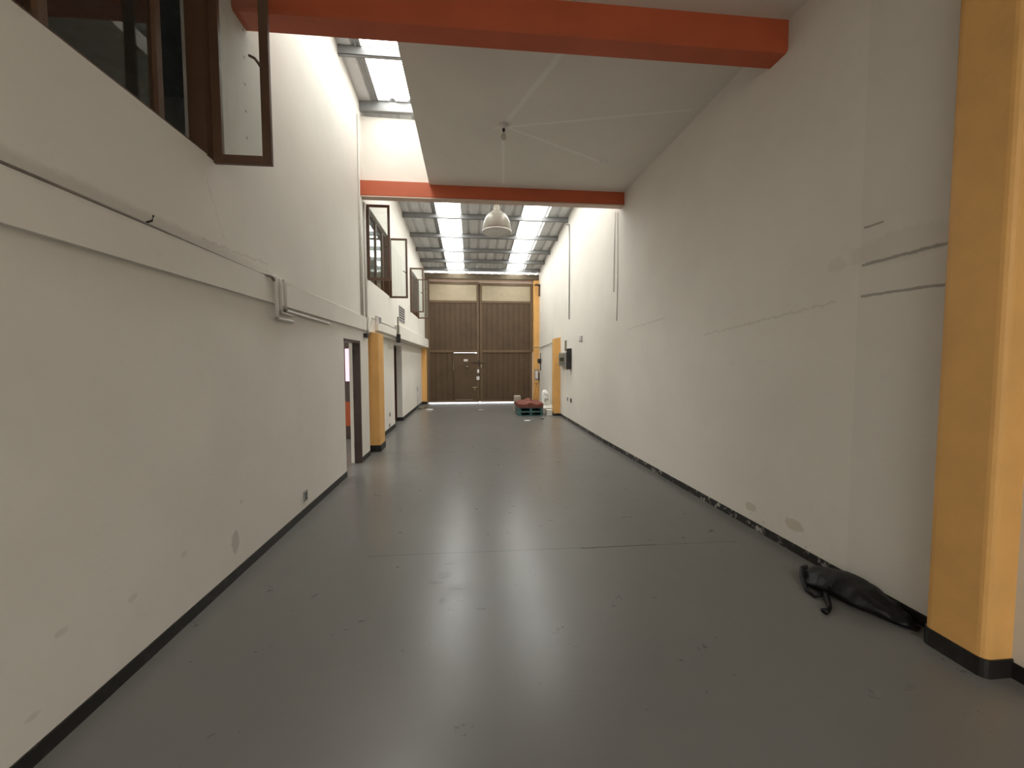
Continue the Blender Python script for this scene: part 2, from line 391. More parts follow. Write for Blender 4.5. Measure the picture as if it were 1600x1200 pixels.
pillar('pillar', XL2 - .05, -1.74, 16.15, 16.45, 2.25, -1, 'ochre yellow pillar left of the gate under the ledge', .015)

# skirting
def skirt(name, m, label): return struct(m.build(name, 'base'), label, 'skirting')
m = MB(); m.box(XL, XL + .008, Y_BACK, 6.03, 0, .078); m.box(XL, XL+.008, 6.84, 7.4, 0, .085); m.box(XL2, XL+.008, 7.392, 7.4+.008, 0, .085)
m.box(XL2, XL2+.008, 7.4, 7.66, 0, .09); m.box(XL2, -1.672, 7.652, 7.66, 0, .12); m.box(-1.68, -1.672, 7.652, 8.108, 0, .12); m.box(XL2, -1.672, 8.10, 8.108, 0, .12)
m.box(XL2, XL2 + .008, 8.1, 10.50, 0, .10); m.box(XL2, XL2+.008, 11.65, 16.15, 0, .10); m.box(XL2 - .15, XL2 + .008, 11.642, 11.65, 0, .10)
m.box(XL2, -1.732, 16.142, 16.15, 0, .10)
skirt('baseboard_left', m, 'black painted skirting band along the left wall')
m = MB()
def rseg(m, y0, y1, h):
    m.hexa([(xr(y0) - .008, y0, 0), (xr(y0) + .01, y0, 0), (xr(y1) + .01, y1, 0), (xr(y1) - .008, y1, 0),
            (xr(y0) - .008, y0, h), (xr(y0) + .01, y0, h), (xr(y1) + .01, y1, h), (xr(y1) - .008, y1, h)])
rseg(m, Y_BACK, 1.79, .085); rseg(m, 2.085, 8, .075); rseg(m, 8, 12.22, .075); rseg(m, 12.55, 16.2, .08)
# pillar skirt ring (rounded)
pm = MB(); pm.box(2.627, 2.95, 1.782, 2.093, 0, .10)
es = [e for e in pm.bm.edges if abs(e.verts[0].co.z - e.verts[1].co.z) > .05]
bmesh.ops.bevel(pm.bm, geom=es, offset=.045, segments=4, affect='EDGES', profile=0.5)
skirt('baseboard_right', m, 'black painted skirting along the right wall, chipped to white')
skirt('baseboard_pillar', pm, 'black painted band round the foot of the nearest yellow pillar')
skirt('baseboard_rear', B(2.476, 2.672, 12.212, 12.558, 0, .07), 'black band round the foot of the pillar beside the pallets')

# ledges on left wall
def ledge(n, m, label): return struct(m.build('trim_%d' % n, 'wall_l'), label, 'ledge')
ledge(1, MB().prism([(XL - .01, Y_BACK), (-1.765, Y_BACK), (-1.765, 7.2), (XL - .01, 7.2)], 2.18, 2.40), 'white concrete ledge along the near left wall above door height')
ledge(2, MB().box(XL - .01, -1.74, 7.95, 9.85, 2.24, 2.40, bev=.006), 'short chipped white ledge above the yellow left pillar')
ledge(3, MB().box(XL - .01, -1.68, 9.95, 16.42, 2.20, 2.52, bev=.008), 'deeper white concrete ledge over the second left doorway, reaching the gate')

# ------------------------------------------------------------------ roof
roof = struct(thing('roof', (0, 11, zr(11)), None, None), 'sloping corrugated steel roof with translucent daylight strips on steel purlins', 'roof')
PER, RH = 0.30, 0.042
def sheet(x0, x1, y0, y1, name, mat, off=0.0, rows=1):
    bm = bmesh.new(); xs = [x0]
    k = math.floor(x0 / PER)
    while k * PER < x1:
        for t in (0, .60, .72, .88):
            x = (k + t) * PER
            if x0 + .004 < x < x1 - .004: xs.append(x)
        k += 1
    xs.append(x1)
    def hz(x):
        f = (x / PER) % 1
        if f < .60: return 0
        if f < .72: return RH * (f - .60) / .12
        if f < .88: return RH
        return RH * (1 - f) / .12
    R = []
    for i in range(rows + 1):
        yy = y0 + (y1 - y0) * i / rows
        R.append([bm.verts.new((x, yy, zr(yy) + hz(x) + off)) for x in xs])
    for A, C in zip(R, R[1:]):
        for i in range(len(xs) - 1): bm.faces.new((A[i], A[i+1], C[i+1], C[i]))
    m = MB(); m.bm.free(); m.bm = bm
    return m.build(name, mat, roof)
L1, L2, R1, R2 = -0.90, -0.26, 1.39, 2.01
RY0, RY1 = 7.10, 16.85
sheet(-2.0, L1 + .03, RY0, RY1, 'roof_sheet', 'zinc', .004); sheet(L2 - .03, R1 + .03, RY0, RY1, 'roof_sheet', 'zinc', .004); sheet(R2 - .03, 2.9, RY0, RY1, 'roof_sheet', 'zinc', .004)
sheet(L1, L2, RY0, RY1, 'skylight_sheet', 'sky'); sheet(R1, R2, RY0, RY1, 'skylight_sheet', 'sky')
sheet(-2.0, -1.45, 3.3, RY0, 'roof_sheet', 'zinc', .004); sheet(-0.83, 2.95, 3.3, RY0, 'roof_sheet', 'zinc', .004); sheet(-1.48, -0.80, 3.3, RY0, 'skylight_sheet', 'sky_front')
def purlin(y, x0=XL, x1=None, h=.12):
    x1 = xr(y) if x1 is None else x1; z = zr(y)
    m = MB(); t = .006; d = .06
    m.box(x0, x1, y, y + t, z - h, z); m.box(x0, x1, y, y + d, z - h, z - h + t); m.box(x0, x1, y, y + d, z - t - .002, z - .002)
    m.box(x0, x1, y + d - t, y + d, z - h, z - h + .02)
    return m.build('purlin', 'purlin', roof)
for yy in (8.9, 10.2, 11.30, 12.66, 13.92, 15.02, 16.02): purlin(yy)
for yy in (5.00, 6.06): purlin(yy)
m = MB(); m.box(XL, xr(7), 7.14, 7.22, zr(7.1) - .15, zr(7.1) - .005); m.build('purlin', 'purlin', roof)
# lapping ribs beside the strips
for x in (L1 - .06, L1 - .02, R1 - .05):
    m = MB(); m.hexa([(x, RY0, zr(RY0) - .012), (x + .018, RY0, zr(RY0) - .012), (x + .018, RY1, zr(RY1) - .012), (x, RY1, zr(RY1) - .012),
                      (x, RY0, zr(RY0) + .01), (x + .018, RY0, zr(RY0) + .01), (x + .018, RY1, zr(RY1) + .01), (x, RY1, zr(RY1) + .01)])
    m.build('lap_strip', 'purlin', roof)
rear = struct(thing('roof_rear', (0, -6, 5.4), None, None), 'corrugated roof over the unseen bay behind the viewer, its glowing strips added as fill light', 'roof')
roof_keep, roof, zr_keep = roof, rear, zr
zr = lambda y: 5.4 + 0.06 * (y + 6)
for a_, b2_, mm_ in ((-2.0, -1.3, 'zinc'), (-1.3, -.1, 'fill_rear'), (-.1, 1.1, 'zinc'), (1.1, 2.3, 'fill_rear'), (2.3, 3.0, 'zinc')):  # glowing strips added out of view to brighten the near hall
    sheet(a_, b2_, Y_BACK, -2.5, 'roof_sheet' if mm_ == 'zinc' else 'skylight_sheet', mm_)
for yy in (-8, -6.5, -5, -3.5): purlin(yy)
roof, zr = roof_keep, zr_keep
struct(B(-2.0, 3.2, -2.7, -2.5, HC, 5.62).build('wall_rear_upper', 'wall'), 'white upstand where the rear bay roof meets the slab', 'wall')
for x in (-1.56, -1.50):
    m = MB(); m.hexa([(x, 3.5, zr(3.5) - .015), (x + .02, 3.5, zr(3.5) - .015), (x + .02, 7.1, zr(7.1) - .015), (x, 7.1, zr(7.1) - .015),
                      (x, 3.5, zr(3.5) + .01), (x + .02, 3.5, zr(3.5) + .01), (x + .02, 7.1, zr(7.1) + .01), (x, 7.1, zr(7.1) + .01)])
    m.build('lap_strip', 'purlin', roof)

# ------------------------------------------------------------------ gate
struct(B(XL, xr(16.5), 16.34, 16.48, 4.90, 5.10, bev=.005).build('gate_lintel', 'lintel'), 'olive brown steel lintel above the tall gate', 'lintel')
struct(B(-1.72, 2.47, 16.47, 16.50, 4.74, 4.90).build('trim_4', 'cream'), 'pale strip between lintel and gate leaves', 'trim')
struct(B(-1.80, -1.72, 16.28, 16.40, 0, 4.90, bev=.004).build('gate_post', 'gate_f'), 'dark brown steel post left of the gate', 'post')
XM = 0.33
def ribsheet(x0, x1, z0, z1, y, n):
    m = MB(); w = (x1 - x0) / n; pts = []
    for i in range(n):
        a = x0 + i * w
        pts += [(a, y), (a + w * .72, y), (a + w * .78, y + .012), (a + w * .94, y + .012)]
    pts.append((x1, y))
    A = [m.bm.verts.new((x, yy, z0)) for x, yy in pts]; C = [m.bm.verts.new((x, yy, z1)) for x, yy in pts]
    for i in range(len(pts) - 1): m.bm.faces.new((A[i], A[i+1], C[i+1], C[i]))
    D = [m.bm.verts.new((x, yy + .012, z0)) for x, yy in pts]; E_ = [m.bm.verts.new((x, yy + .012, z1)) for x, yy in pts]
    for i in range(len(pts) - 1): m.bm.faces.new((D[i+1], D[i], E_[i], E_[i+1])); m.bm.faces.new((A[i], C[i], E_[i], D[i])) if i == 0 else None
    return m
def leaf(x0, x1, z0, label, wicket, ztop):
    g = thing('gate_leaf', ((x0 + x1) / 2, YG, z0), label, 'gate')
    f = .085; y0, y1 = YG - .03, YG + .03
    m = MB(); m.box(x0, x0 + f, y0, y1, z0, ztop, bev=.004); m.box(x1 - f, x1, y0, y1, z0, ztop, bev=.004)
    m.box(x0 + f, x1 - f, y0, y1, ztop - .10, ztop, bev=.004); m.box(x0 + f, x1 - f, y0, y1, z0, z0 + .07, bev=.004)
    m.box(x0 + f, x1 - f, y0, y1, 3.97, 4.06, bev=.004)
    m.build('leaf_frame', 'gate_f', g)
    B(x0 + f - .01, x1 - f + .01, YG - .005, YG + .01, 4.055, ztop - .095).build('upper_pane', 'gpane', g)
    n = 9
    ribsheet(x0 + f - .005, x1 - f + .005, 2.10, 3.975, YG - .012, n).build('ribbed_sheet', 'gate', g)
    if wicket:
        ribsheet(x0 + f - .005, -0.70, z0 + .06, 2.02, YG - .012, 4).build('ribbed_sheet', 'gate', g)
    else:
        ribsheet(x0 + f - .005, x1 - f + .005, z0 + .06, 2.02, YG - .012, n).build('ribbed_sheet', 'gate', g)
    B(x0 + f, x1 - f, YG - .045, YG + .02, 2.01, 2.11, bev=.006).build('middle_rail', 'gate_f', g)
    return g
g1 = leaf(-1.715, 0.30, .035, 'left gate leaf of brown ribbed sheet metal with a small door in it', True, 4.79)
wd = B(-0.70, 0.215, YG - .03, YG + .01, .10, 1.985, bev=.004).build('wicket_door', 'gate', g1)
m = MB(); m.tube([(-.715, YG - .036, 1.3), (-.715, YG - .036, 1.99), (.13, YG - .036, 1.99)], .014, 6); m.build('door_edge', 'worn', wd)
B(-.66, .05, YG - .04, YG - .02, .115, .145).build('kick_strip', 'worn', wd)
B(-.31, -.15, YG - .045, YG - .028, 1.66, 1.75, bev=.004).build('label_plate', 'label', wd)
m = MB(); m.lathe((-.18, YG - .05, 1.42), [(0, 0), (.03, .01), (.035, .04), (.02, .07), (0, .075)], 12); m.build('lock_cylinder', 'brass', wd, smooth=True)
B(-.235, -.12, YG - .042, YG - .028, 1.36, 1.56, bev=.003).build('lock_plate', 'doorm', wd)
m = MB(); m.tube([(0.0, YG - .05, 1.63), (.52, YG - .05, 1.60)], .014, 8); m.box(.26, .33, YG - .07, YG - .03, 1.48, 1.70, bev=.004); m.build('sliding_bolt', 'doorm', g1)
B(.36, .40, YG - .07, YG - .045, 1.42, 1.54, bev=.006).build('padlock', 'brass', g1)
B(.22, .30, YG - .06, YG - .028, 1.20, 1.34, bev=.01).build('lock_box', 'label', g1)
B(.19, .31, YG - .06, YG - .028, .92, 1.06, bev=.012).build('lock_box', 'label', g1)
m = MB(); m.tube([(.03, YG - .05, .62), (.20, YG - .05, .64)], .012, 8); m.tube([(.12, YG - .05, .62), (.12, YG - .06, .50)], .016, 8); m.build('door_handle', 'brass', g1)
B(.235, .275, YG - .05, YG - .028, .12, .80, bev=.004).build('meeting_stile', 'gate_f', g1)
B(.285, .35, YG + .031, YG + .04, .055, 4.79).build('cover_strip', 'frame', g1)
g2 = leaf(.34, 2.44, .035, 'right gate leaf of brown ribbed sheet metal behind the pallets', False, 4.76)
B(2.44, 2.475, YG - .03, YG + .02, 2.05, 4.76).build('side_stile', 'gate_f', g2)
# outer jamb walls
m = MB(); m.box(-2.2, -1.72, 16.5, 16.9, 0, 5.1); m.box(2.44, 2.9, 16.5, 16.9, 0, 5.1)
struct(m.build('wall_gate', 'wall'), 'white wall ends either side of the gate opening', 'wall')

# ------------------------------------------------------------------ windows upstairs
def window(n, y0, y1, z0, z1, panels, open_near, open_far, label, grid=False):
    w = thing('window_%d' % n, (XL, (y0 + y1) / 2, z0), label, 'window'); w['kind'] = 'structure'
    f = .045; xa, xb = XL - .10, XL - .045
    m = MB(); m.box(xa, xb, y0, y0 + f, z0, z1); m.box(xa, xb, y1 - f, y1, z0, z1); m.box(xa, xb, y0 + f, y1 - f, z0, z0 + f); m.box(xa, xb, y0 + f, y1 - f, z1 - f, z1)
    if open_far: m.box(XL - .11, XL + .004, y1 - (.11 if n == 1 else .12), y1, z0 - .01, z1)
    m.build('window_frame', 'frame', w)
    for k, p in enumerate(panels[1:-1]):
        B(xa + .002, xb - .002, p - .022, p + .022, z0 + f, z1 - f).build('mullion', 'frame', w)
    for k in range(len(panels) - 1):
        if (k == 0 and open_near) or (k == len(panels) - 2 and open_far): continue
        B(XL - .075, XL - .07, panels[k] + .02, panels[k+1] - .02, z0 + f, z1 - f).build('pane', 'glass', w)
    if grid:
        m = MB()
        for z in (z0 + .27, z0 + .53, z0 + .8, z0 + 1.05): m.box(XL - .088, XL - .078, y0 + f, y1 - f, z - .008, z + .008)
        m.build('glazing_bar', 'frame', w)
    sw = .395; st = .042 if n > 1 else .062
    for flag, yy, zz in ((open_near, y0 + .02, z0 - .02), (open_far, y1 - .05, z0 - .03)):
        if not flag: continue
        s = thing('sash', (0, 0, 0), None, None); s.parent = w; s.location = (0, 0, 0)
        s_loc = Vector((XL, yy, zz)); s.location = s_loc - w.location
        x0, x1 = XL + .005, XL + sw; zt = z1 - .02
        m = MB(); m.box(x0, x0 + st, yy, yy + .03, zz, zt, bev=.003); m.box(x1 - st, x1, yy, yy + .03, zz, zt, bev=.003)
        m.box(x0 + st, x1 - st, yy, yy + .03, zz, zz + st, bev=.003); m.box(x0 + st, x1 - st, yy, yy + .03, zt - st, zt, bev=.003)
        m.build('sash_frame', 'frame', s)
        B(x0 + st - .004, x1 - st + .004, yy + .012, yy + .017, zz + st - .004, zt - st + .004).build('pane', 'glass', s)
        zc = zz + .68 if n == 1 else zz + .55
        m = MB(); m.tube([(x1 - st + .02, yy - .006, zc - .03), (x1 - st, yy - .010, zc + .005), (x1 - st - .02, yy - .02, zc + .03), (x1 - st - .055, yy - .025, zc + .045)], .009, 6)
        m.build('handle', 'frame', s)
    return w
window(1, *WIN[0], [0.90, 1.37, 2.06, 2.75, 3.20], False, True, 'near upstairs window at top left with one brown sash swung open')
window(2, *WIN[1], [7.45, 7.87, 8.42, 9.02, 9.48], True, True, 'middle upstairs window past the far beam, both end sashes open')
window(3, *WIN[2], [12.50, 12.95, 13.4, 13.8, 14.25], True, True, 'furthest upstairs window next to the gate with glazing bars', True)

# rooms behind the left wall
m = MB()
m.box(-6.1, -6.0, Y_BACK, 16.9, 0, 5.0); m.box(-6.0, -2.0, -.6, -.5, 2.72, 5.0); m.box(-6.0, -2.0, 16.5, 16.9, 0, 5.0)
m.box(-6.0, -2.0, 5.6, 5.7, 2.72, 4.9); m.box(-6.0, -2.0, 11.0, 11.1, 2.72, 4.9)
struct(m.build('wall_upstairs', 'darkroom'), 'dim walls of the rooms behind the upstairs windows', 'wall')
struct(B(-6.1, -2.0, Y_BACK, 16.9, 2.55, 2.72).build('floor_upstairs', 'darkroom'), 'floor of the upstairs rooms', 'floor')
struct(B(-6.1, -2.0, Y_BACK, 16.9, 4.9, 5.0).build('ceiling_upstairs', 'darkroom'), 'ceiling of the upstairs rooms', 'ceiling')
m = MB(); m.box(-6.0, -2.13, 4.4, 4.5, 0, 2.55); m.box(-6.0, -2.55, 9.30, 9.42, 0, 2.55); m.box(-2.55, -2.13, 9.1, 9.42, 0, 2.55)
m.box(-6.0, -2.13, 12.4, 12.5, 0, 2.55)
struct(m.build('wall_side_room', 'wall'), 'pale partition seen through the first left doorway', 'wall')

# doorway 1: dark metal lining and the objects inside
d = thing('door_1', (XL, 6.84, 0), 'first left doorway with dark brown metal jamb', 'doorway'); d['kind'] = 'structure'
m = MB(); m.box(XL - .105, XL + .012, 6.815, 6.845, 0, 1.99); m.box(XL - .105, XL + .012, 6.03, 6.845, 1.945, 1.985); m.box(XL - .105, XL - .08, 6.025, 6.05, 0, 1.97)
m.build('door_frame', 'doorm', d)
m = MB()
for z in (.25, 1.05, 1.75): m.tube([(XL - .095, 6.808, z), (XL - .095, 6.808, z + .09)], .010, 6)
m.build('hinge', 'doorm', d)
d = thing('door_2', (XL2, 11.65, 0), 'second left doorway under the deeper ledge', 'doorway'); d['kind'] = 'structure'
B(-2.95, -2.09, 11.68, 11.72, .02, 2.03, bev=.004).build('door_leaf', 'brownin', d)

cb = thing('cabinet', (-2.78, 9.05, 0), 'dark cupboard with orange lower door seen through first doorway', 'cabinet')
B(-3.2, -2.56, 9.0, 9.28, 0, 2.1, bev=.004).build('carcass', 'doorm', cb)
B(-3.15, -2.565, 8.985, 9.0, .28, .80, bev=.003).build('lower_door', 'orange', cb)
wn = thing('window_4', (-2.78, 8.95, 1.3), 'small bright pink-curtained pane inside the first left doorway', 'window'); wn['kind'] = 'structure'
B(-2.66, -2.585, 8.975, 8.998, 1.24, 1.93).build('pane', 'curtain', wn)

side_fill = thing('window_5', (-5.98, 8, 1), 'added glowing pane, out of view, that lights the side room', 'window'); side_fill['kind'] = 'structure'
B(-5.99, -5.97, 5.6, 8.6, .9, 2.2).build('pane', 'sky', side_fill)  # emissive pane put in to light the room behind the doorway
# ------------------------------------------------------------------ lights
yl = 8.3; cx = .52
lamp = thing('pendant_lamp', (cx, yl, 4.22), 'big dome pendant lamp hanging just behind the far orange beam', 'lamp')
m = MB(); prof = [(.05, .385), (.11, .375), (.165, .345), (.215, .285), (.25, .205), (.272, .12), (.283, .05), (.286, 0), (.28, 0), (.277, .05), (.266, .12), (.244, .205), (.21, .28), (.16, .335), (.10, .365), (0.0, .372)]
m.lathe((cx, yl, 4.235), prof, 40); m.build('shade', 'dome', lamp, smooth=True)
m = MB(); m.lathe((cx, yl, 4.215), [(.278, .035), (.294, .03), (.294, .0), (.278, -.005), (.272, .01), (.278, .035)], 40); m.build('rim', 'label', lamp, smooth=True)
m = MB(); m.lathe((cx, yl, 4.235), [(0, .03), (.15, .02), (.275, .005)], 32); m.build('diffuser', 'white', lamp, smooth=True)
m = MB(); m.lathe((cx, yl, 4.615), [(0, .13), (.05, .13), (.06, .10), (.06, .03), (.09, .02), (.09, 0), (0, -.01)], 24); m.build('cap', 'beige', lamp, smooth=True)
m = MB(); m.tube([(cx, yl, 4.74), (cx, yl, zr(yl) - .002)], .01, 8); m.build('rod', 'grey', lamp)

bx, by = .42, 5.26
bulb = thing('light_bulb', (bx, by, HC), 'bare unlit bulb in a ceiling rose on the white slab', 'light bulb')
m = MB(); m.lathe((bx, by, HC), [(0, 0), (.055, 0), (.05, -.018), (.02, -.024), (.02, -.05), (0, -.05)], 20); m.build('ceiling_rose', 'label', bulb, smooth=True)
m = MB(); m.lathe((bx, by, HC - .05), [(0, 0), (.017, 0), (.018, -.03), (0, -.032)], 14); m.build('lamp_holder', 'dark', bulb, smooth=True)
m = MB(); m.lathe((bx, by, HC - .08), [(.014, 0), (.016, -.02), (.032, -.055), (.034, -.075), (.024, -.098), (0, -.108)], 18); m.build('glass_bulb', glass_mat('bulb_glass', (.72, .70, .66), 2.0), bulb, smooth=True)
m = MB(); m.lathe((1.97, 6.07, HC), [(0, -.004), (.03, -.006), (.045, -.012), (.055, -.008), (.06, 0)], 20)
tag(m.build('ceiling_rose', 'trimw', origin=(1.97, 6.07, HC), smooth=True), 'empty white ceiling rose on the slab near the far beam', 'ceiling rose')

# ------------------------------------------------------------------ pipes and fittings on left wall
def pipe(pts, r, label, mat='pipe', name='conduit', cat='conduit', group=None, seg=8):
    m = MB(); m.tube(pts, r, seg); o = m.build(name, mat, origin=pts[0], smooth=True); return tag(o, label, cat, group)
px = -1.752
pipe([(XL + .012, .9, 2.412), (XL + .012, 2.3, 2.414), (XL + .014, 3.0, 2.408), (XL + .014, 3.72, 2.402), (XL + .05, 3.85, 2.405), (px, 3.90, 2.38)], .011, 'thin conduit running along the top of the near ledge, coloured dark for the shade there', mat='shade_line')
pipe([(XL+.005, 4.10, 2.43), (px+.01, 4.09, 2.42), (px+.012, 4.085, 2.38), (px+.012, 4.085, 2.18), (px+.006, 4.115, 2.145), (-1.775, 4.16, 2.143), (-1.785, 5.40, 2.135)], .015, 'longest of three conduits bending under the near ledge')
pipe([(XL+.005, 4.00, 2.43), (px+.012, 3.99, 2.41), (px+.012, 3.985, 2.36), (px+.012, 3.985, 2.14), (px+.006, 4.0, 2.115), (-1.775, 4.05, 2.113), (-1.785, 4.34, 2.112)], .015, 'middle of three conduits bending under the near ledge')
pipe([(XL+.005, 3.92, 2.43), (px+.012, 3.915, 2.41), (px+.012, 3.91, 2.36), (px+.012, 3.91, 2.08), (px+.006, 3.93, 2.052), (-1.775, 3.98, 2.050), (-1.785, 4.34, 2.055)], .016, 'lowest of three conduits bending under the near ledge')
pipe([(XL+.014, 4.14, 2.412), (XL+.014, 5.6, 2.41), (XL+.014, 7.0, 2.408)], .009, 'thin conduit on the far half of the near ledge')
pipe([(XL+.016, 6.98, 2.34), (XL+.016, 6.98, 5.6)], .014, 'tall conduit climbing the left wall up to the roof beside the far beam')
pipe([(XL+.014, 7.06, 2.3), (XL+.014, 7.06, 4.34)], .012, 'white conduit climbing from ledge to the far beam')
pipe([(XL+.016, 7.28, 2.05), (XL+.016, 7.28, 4.34)], .016, 'thicker conduit rising on wall corner behind the far beam')
pipe([(XL+.05, 7.24, 2.10), (XL+.05, 7.24, 2.24), (XL+.03, 7.5, 2.44), (XL+.03, 7.85, 2.43)], .014, 'bent conduit crossing to the small electrical box')
m = MB(); m.box(XL + .0, XL + .06, 7.10, 7.22, 2.06, 2.13, bev=.008); tag(m.build('pipe_clamp', 'dark', origin=(XL, 7.2, 2.1)), 'dark clamp at the corner end of the near ledge', 'clamp')
tag(MB().tube([(XL, 2.52, 2.43), (XL + .03, 2.52, 2.44), (XL + .035, 2.525, 2.47)], .006, 6).build('wall_hook', 'dark', origin=(XL, 2.52, 2.43)), 'tiny dark hook sticking out above the near ledge', 'hook')
jb = thing('junction_box', (XL, 8.1, 2.41), 'rounded grey electrical box above the left yellow pillar', 'electrical box')
B(XL, XL + .06, 7.98, 8.24, 2.37, 2.53, bev=.02).build('box_body', 'label', jb)
B(XL + .06, XL + .068, 8.02, 8.20, 2.40, 2.50, bev=.003).build('cover_plate', 'grey', jb)
pipe([(XL + .03, 8.25, 2.42), (XL + .03, 9.0, 2.43), (XL + .04, 9.6, 2.42), (XL+.05, 9.82, 2.45)], .012, 'thin cable sagging from the electrical box to the dark bracket', mat='grey', name='cable', cat='cable')
br = thing('pipe_bracket', (XL + .06, 9.88, 2.12), 'dark upright pipe bracket at the start of the deeper ledge', 'bracket')
m = MB(); m.tube([(-1.71, 9.87, 2.10), (-1.71, 9.87, 2.70)], .018, 8); m.build('upright', 'chip', br)
B(-1.75, -1.66, 9.83, 9.93, 2.10, 2.30, bev=.01).build('clamp', 'dark', br)
vt = thing('wall_vent', (XL, 10.95, 2.68), 'dirty slatted vent on the left wall below the middle and far windows', 'vent')
y0, y1, z0, z1 = 10.55, 11.35, 2.68, 3.06
m = MB(); m.box(XL, XL + .02, y0, y0 + .04, z0, z1); m.box(XL, XL + .02, y1 - .04, y1, z0, z1); m.box(XL, XL + .02, y0 + .04, y1 - .04, z0, z0 + .03); m.box(XL, XL + .02, y0 + .04, y1 - .04, z1 - .03, z1); m.build('vent_frame', 'grey', vt)
B(XL, XL + .004, y0 + .03, y1 - .03, z0 + .02, z1 - .02).build('backing', 'dark', vt)
for i in range(5):
    z = z0 + .06 + i * .062
    MB().hexa([(XL + .002, y0+.04, z+.012), (XL + .018, y0+.04, z-.01), (XL + .018, y1-.04, z-.01), (XL + .002, y1-.04, z+.012),
               (XL + .002, y0+.04, z+.018), (XL + .018, y0+.04, z-.004), (XL + .018, y1-.04, z-.004), (XL + .002, y1-.04, z+.018)]).build('slat', 'label', vt)

def outlet(x, y, z, label, w=.075, h=.11, side=1, mat='grey', holes=True):
    t = thing('wall_outlet', (x, y, z), label, 'socket')
    B(min(x, x + side * .012), max(x, x + side * .012), y - w / 2, y + w / 2, z, z + h, bev=.003).build('face_plate', mat, t)
    if holes:
        for k in (.28, .66):
            m = MB(); a = x + side * .0125; m.box(min(a, a + side * .002), max(a, a + side * .002), y - w * .22, y + w * .22, z + h * k - .012, z + h * k + .012); m.build('socket_hole', 'dark', t)
    return t
outlet(XL, 4.55, .155, 'grey wall socket low on the near left wall', .085, .11)
outlet(XL2, 9.85, .37, 'small grey socket between left yellow pillar and second doorway', .12, .09)
outlet(XL2, 9.80, .12, 'scuffed grey plate just above skirting before second doorway', .12, .08, holes=False)
outlet(XL2, 14.8, .60, 'small plate with a short pipe low on the wall near the gate', .12, .16, holes=False)
pipe([(XL2 + .012, 14.8, .10), (XL2 + .012, 14.8, .60)], .012, 'short grey pipe rising from the skirting near the gate')

# ------------------------------------------------------------------ right wall fittings
def xrr(y, d=0): return xr(y) - d
ep = thing('electrical_panel', (xr(11.5), 11.5, 1.45), 'open grey electrical panel on the right wall before the yellow pillar', 'electrical panel')
B(xr(11.5) - .10, xr(11.1) - .001, 11.1, 12.0, 1.52, 1.90, bev=.006).build('box_body', 'grey', ep)
B(xr(11.5) - .108, xr(11.5) - .10, 11.2, 11.92, 1.57, 1.86, bev=.002).build('breaker_cover', 'chip', ep)
for k in range(4):
    B(xr(11.5) - .116, xr(11.5) - .107, 11.3 + k * .14, 11.38 + k * .14, 1.66, 1.76).build('breaker', 'dark', ep)
B(xr(10.9) - .105, xr(10.8) - .002, 10.80, 10.98, 1.44, 2.0, bev=.005).build('side_column', 'dark', ep)
m = B(xr(11.5) - .012, xr(11.5) + .004, 11.4, 11.62, 1.95, 2.25, bev=.002)
tag(m.build('wall_plate', 'chip', origin=(xr(11.5), 11.5, 1.95)), 'narrow olive plate on the wall above the electrical panel', 'plate')
sw = thing('light_switch', (xr(9.85), 9.85, 2.13), 'grey square switch plate high on the right wall', 'switch')
B(xr(9.85) - .016, xr(9.85) + .003, 9.73, 9.97, 2.14, 2.27, bev=.003).build('face_plate', 'grey', sw)
for k in range(3): B(xr(9.85) - .021, xr(9.85) - .015, 9.76, 9.94, 2.155 + k * .037, 2.183 + k * .037, bev=.002).build('rocker', 'label', sw)
outlet(xr(10.84) , 10.84, .54, 'dark round socket low on the right wall', .12, .11, -1, 'dark', False)
outlet(xr(11.25) , 11.25, .55, 'small pale socket beside the dark one on the right wall', .10, .09, -1, 'grey', False)
pipe([(xr(11.05) - .02, 11.05, 2.80), (xr(11.05) - .02, 11.05, 4.9), (xr(11.05) - .02, 11.1, 5.35), (xr(11.4) - .03, 11.42, 5.45)], .014, 'grey conduit dropping down the right wall from the roof', mat='grey')
pipe([(xr(7.4) - .008, 7.38, 2.4), (xr(7.4) - .008, 7.36, 3.2), (xr(7.4) - .008, 7.40, 4.36)], .007, 'thin cable hanging on the right wall behind the far beam', mat='trimw', name='cable', cat='cable')
pipe([(xr(7.55) - .008, 7.55, 2.95), (xr(7.55) - .008, 7.53, 4.0), (xr(7.55) - .008, 7.5, 4.4)], .007, 'second thin cable on the right wall, a little further along', mat='trimw', name='cable', cat='cable')
pipe([(2.476, 16.2, 2.23), (xr(15.8) - .02, 15.9, 2.20), (xr(14) - .02, 14.2, 2.24), (2.60, 12.56, 2.29)], .012, 'grey cable stretched between the two right yellow pillars', mat='grey', name='cable', cat='cable')
m = MB(); m.box(2.54, 2.58, 15.95, 16.0, 4.63, 4.68, bev=.003); m.box(2.46, xr(16), 16.0, 16.05, 4.60, 4.66, bev=.004); m.box(xr(16) - .07, xr(16) + .0, 16.0, 16.05, 4.2, 4.66, bev=.004)
tag(m.build('gate_bracket', 'frame', origin=(2.5, 16, 4.6)), 'brown angle bracket high on the wall beside the gate', 'bracket')
mb = thing('meter_box', (2.6, 16.2, .88), 'grey meter box on the yellow pillar beside the gate', 'meter box')
B(2.50, 2.64, 16.12, 16.22, .92, 1.34, bev=.008).build('box_body', 'grey', mb)
B(2.52, 2.62, 16.11, 16.12, .98, 1.28, bev=.003).build('meter_window', 'label', mb)
B(2.665, 2.70, 16.14, 16.21, .85, 1.20, bev=.006).build('side_box', 'dark', mb)
B(2.49, 2.66, 16.13, 16.22, .80, .90, bev=.01).build('yellow_hub', 'yellow', mb)
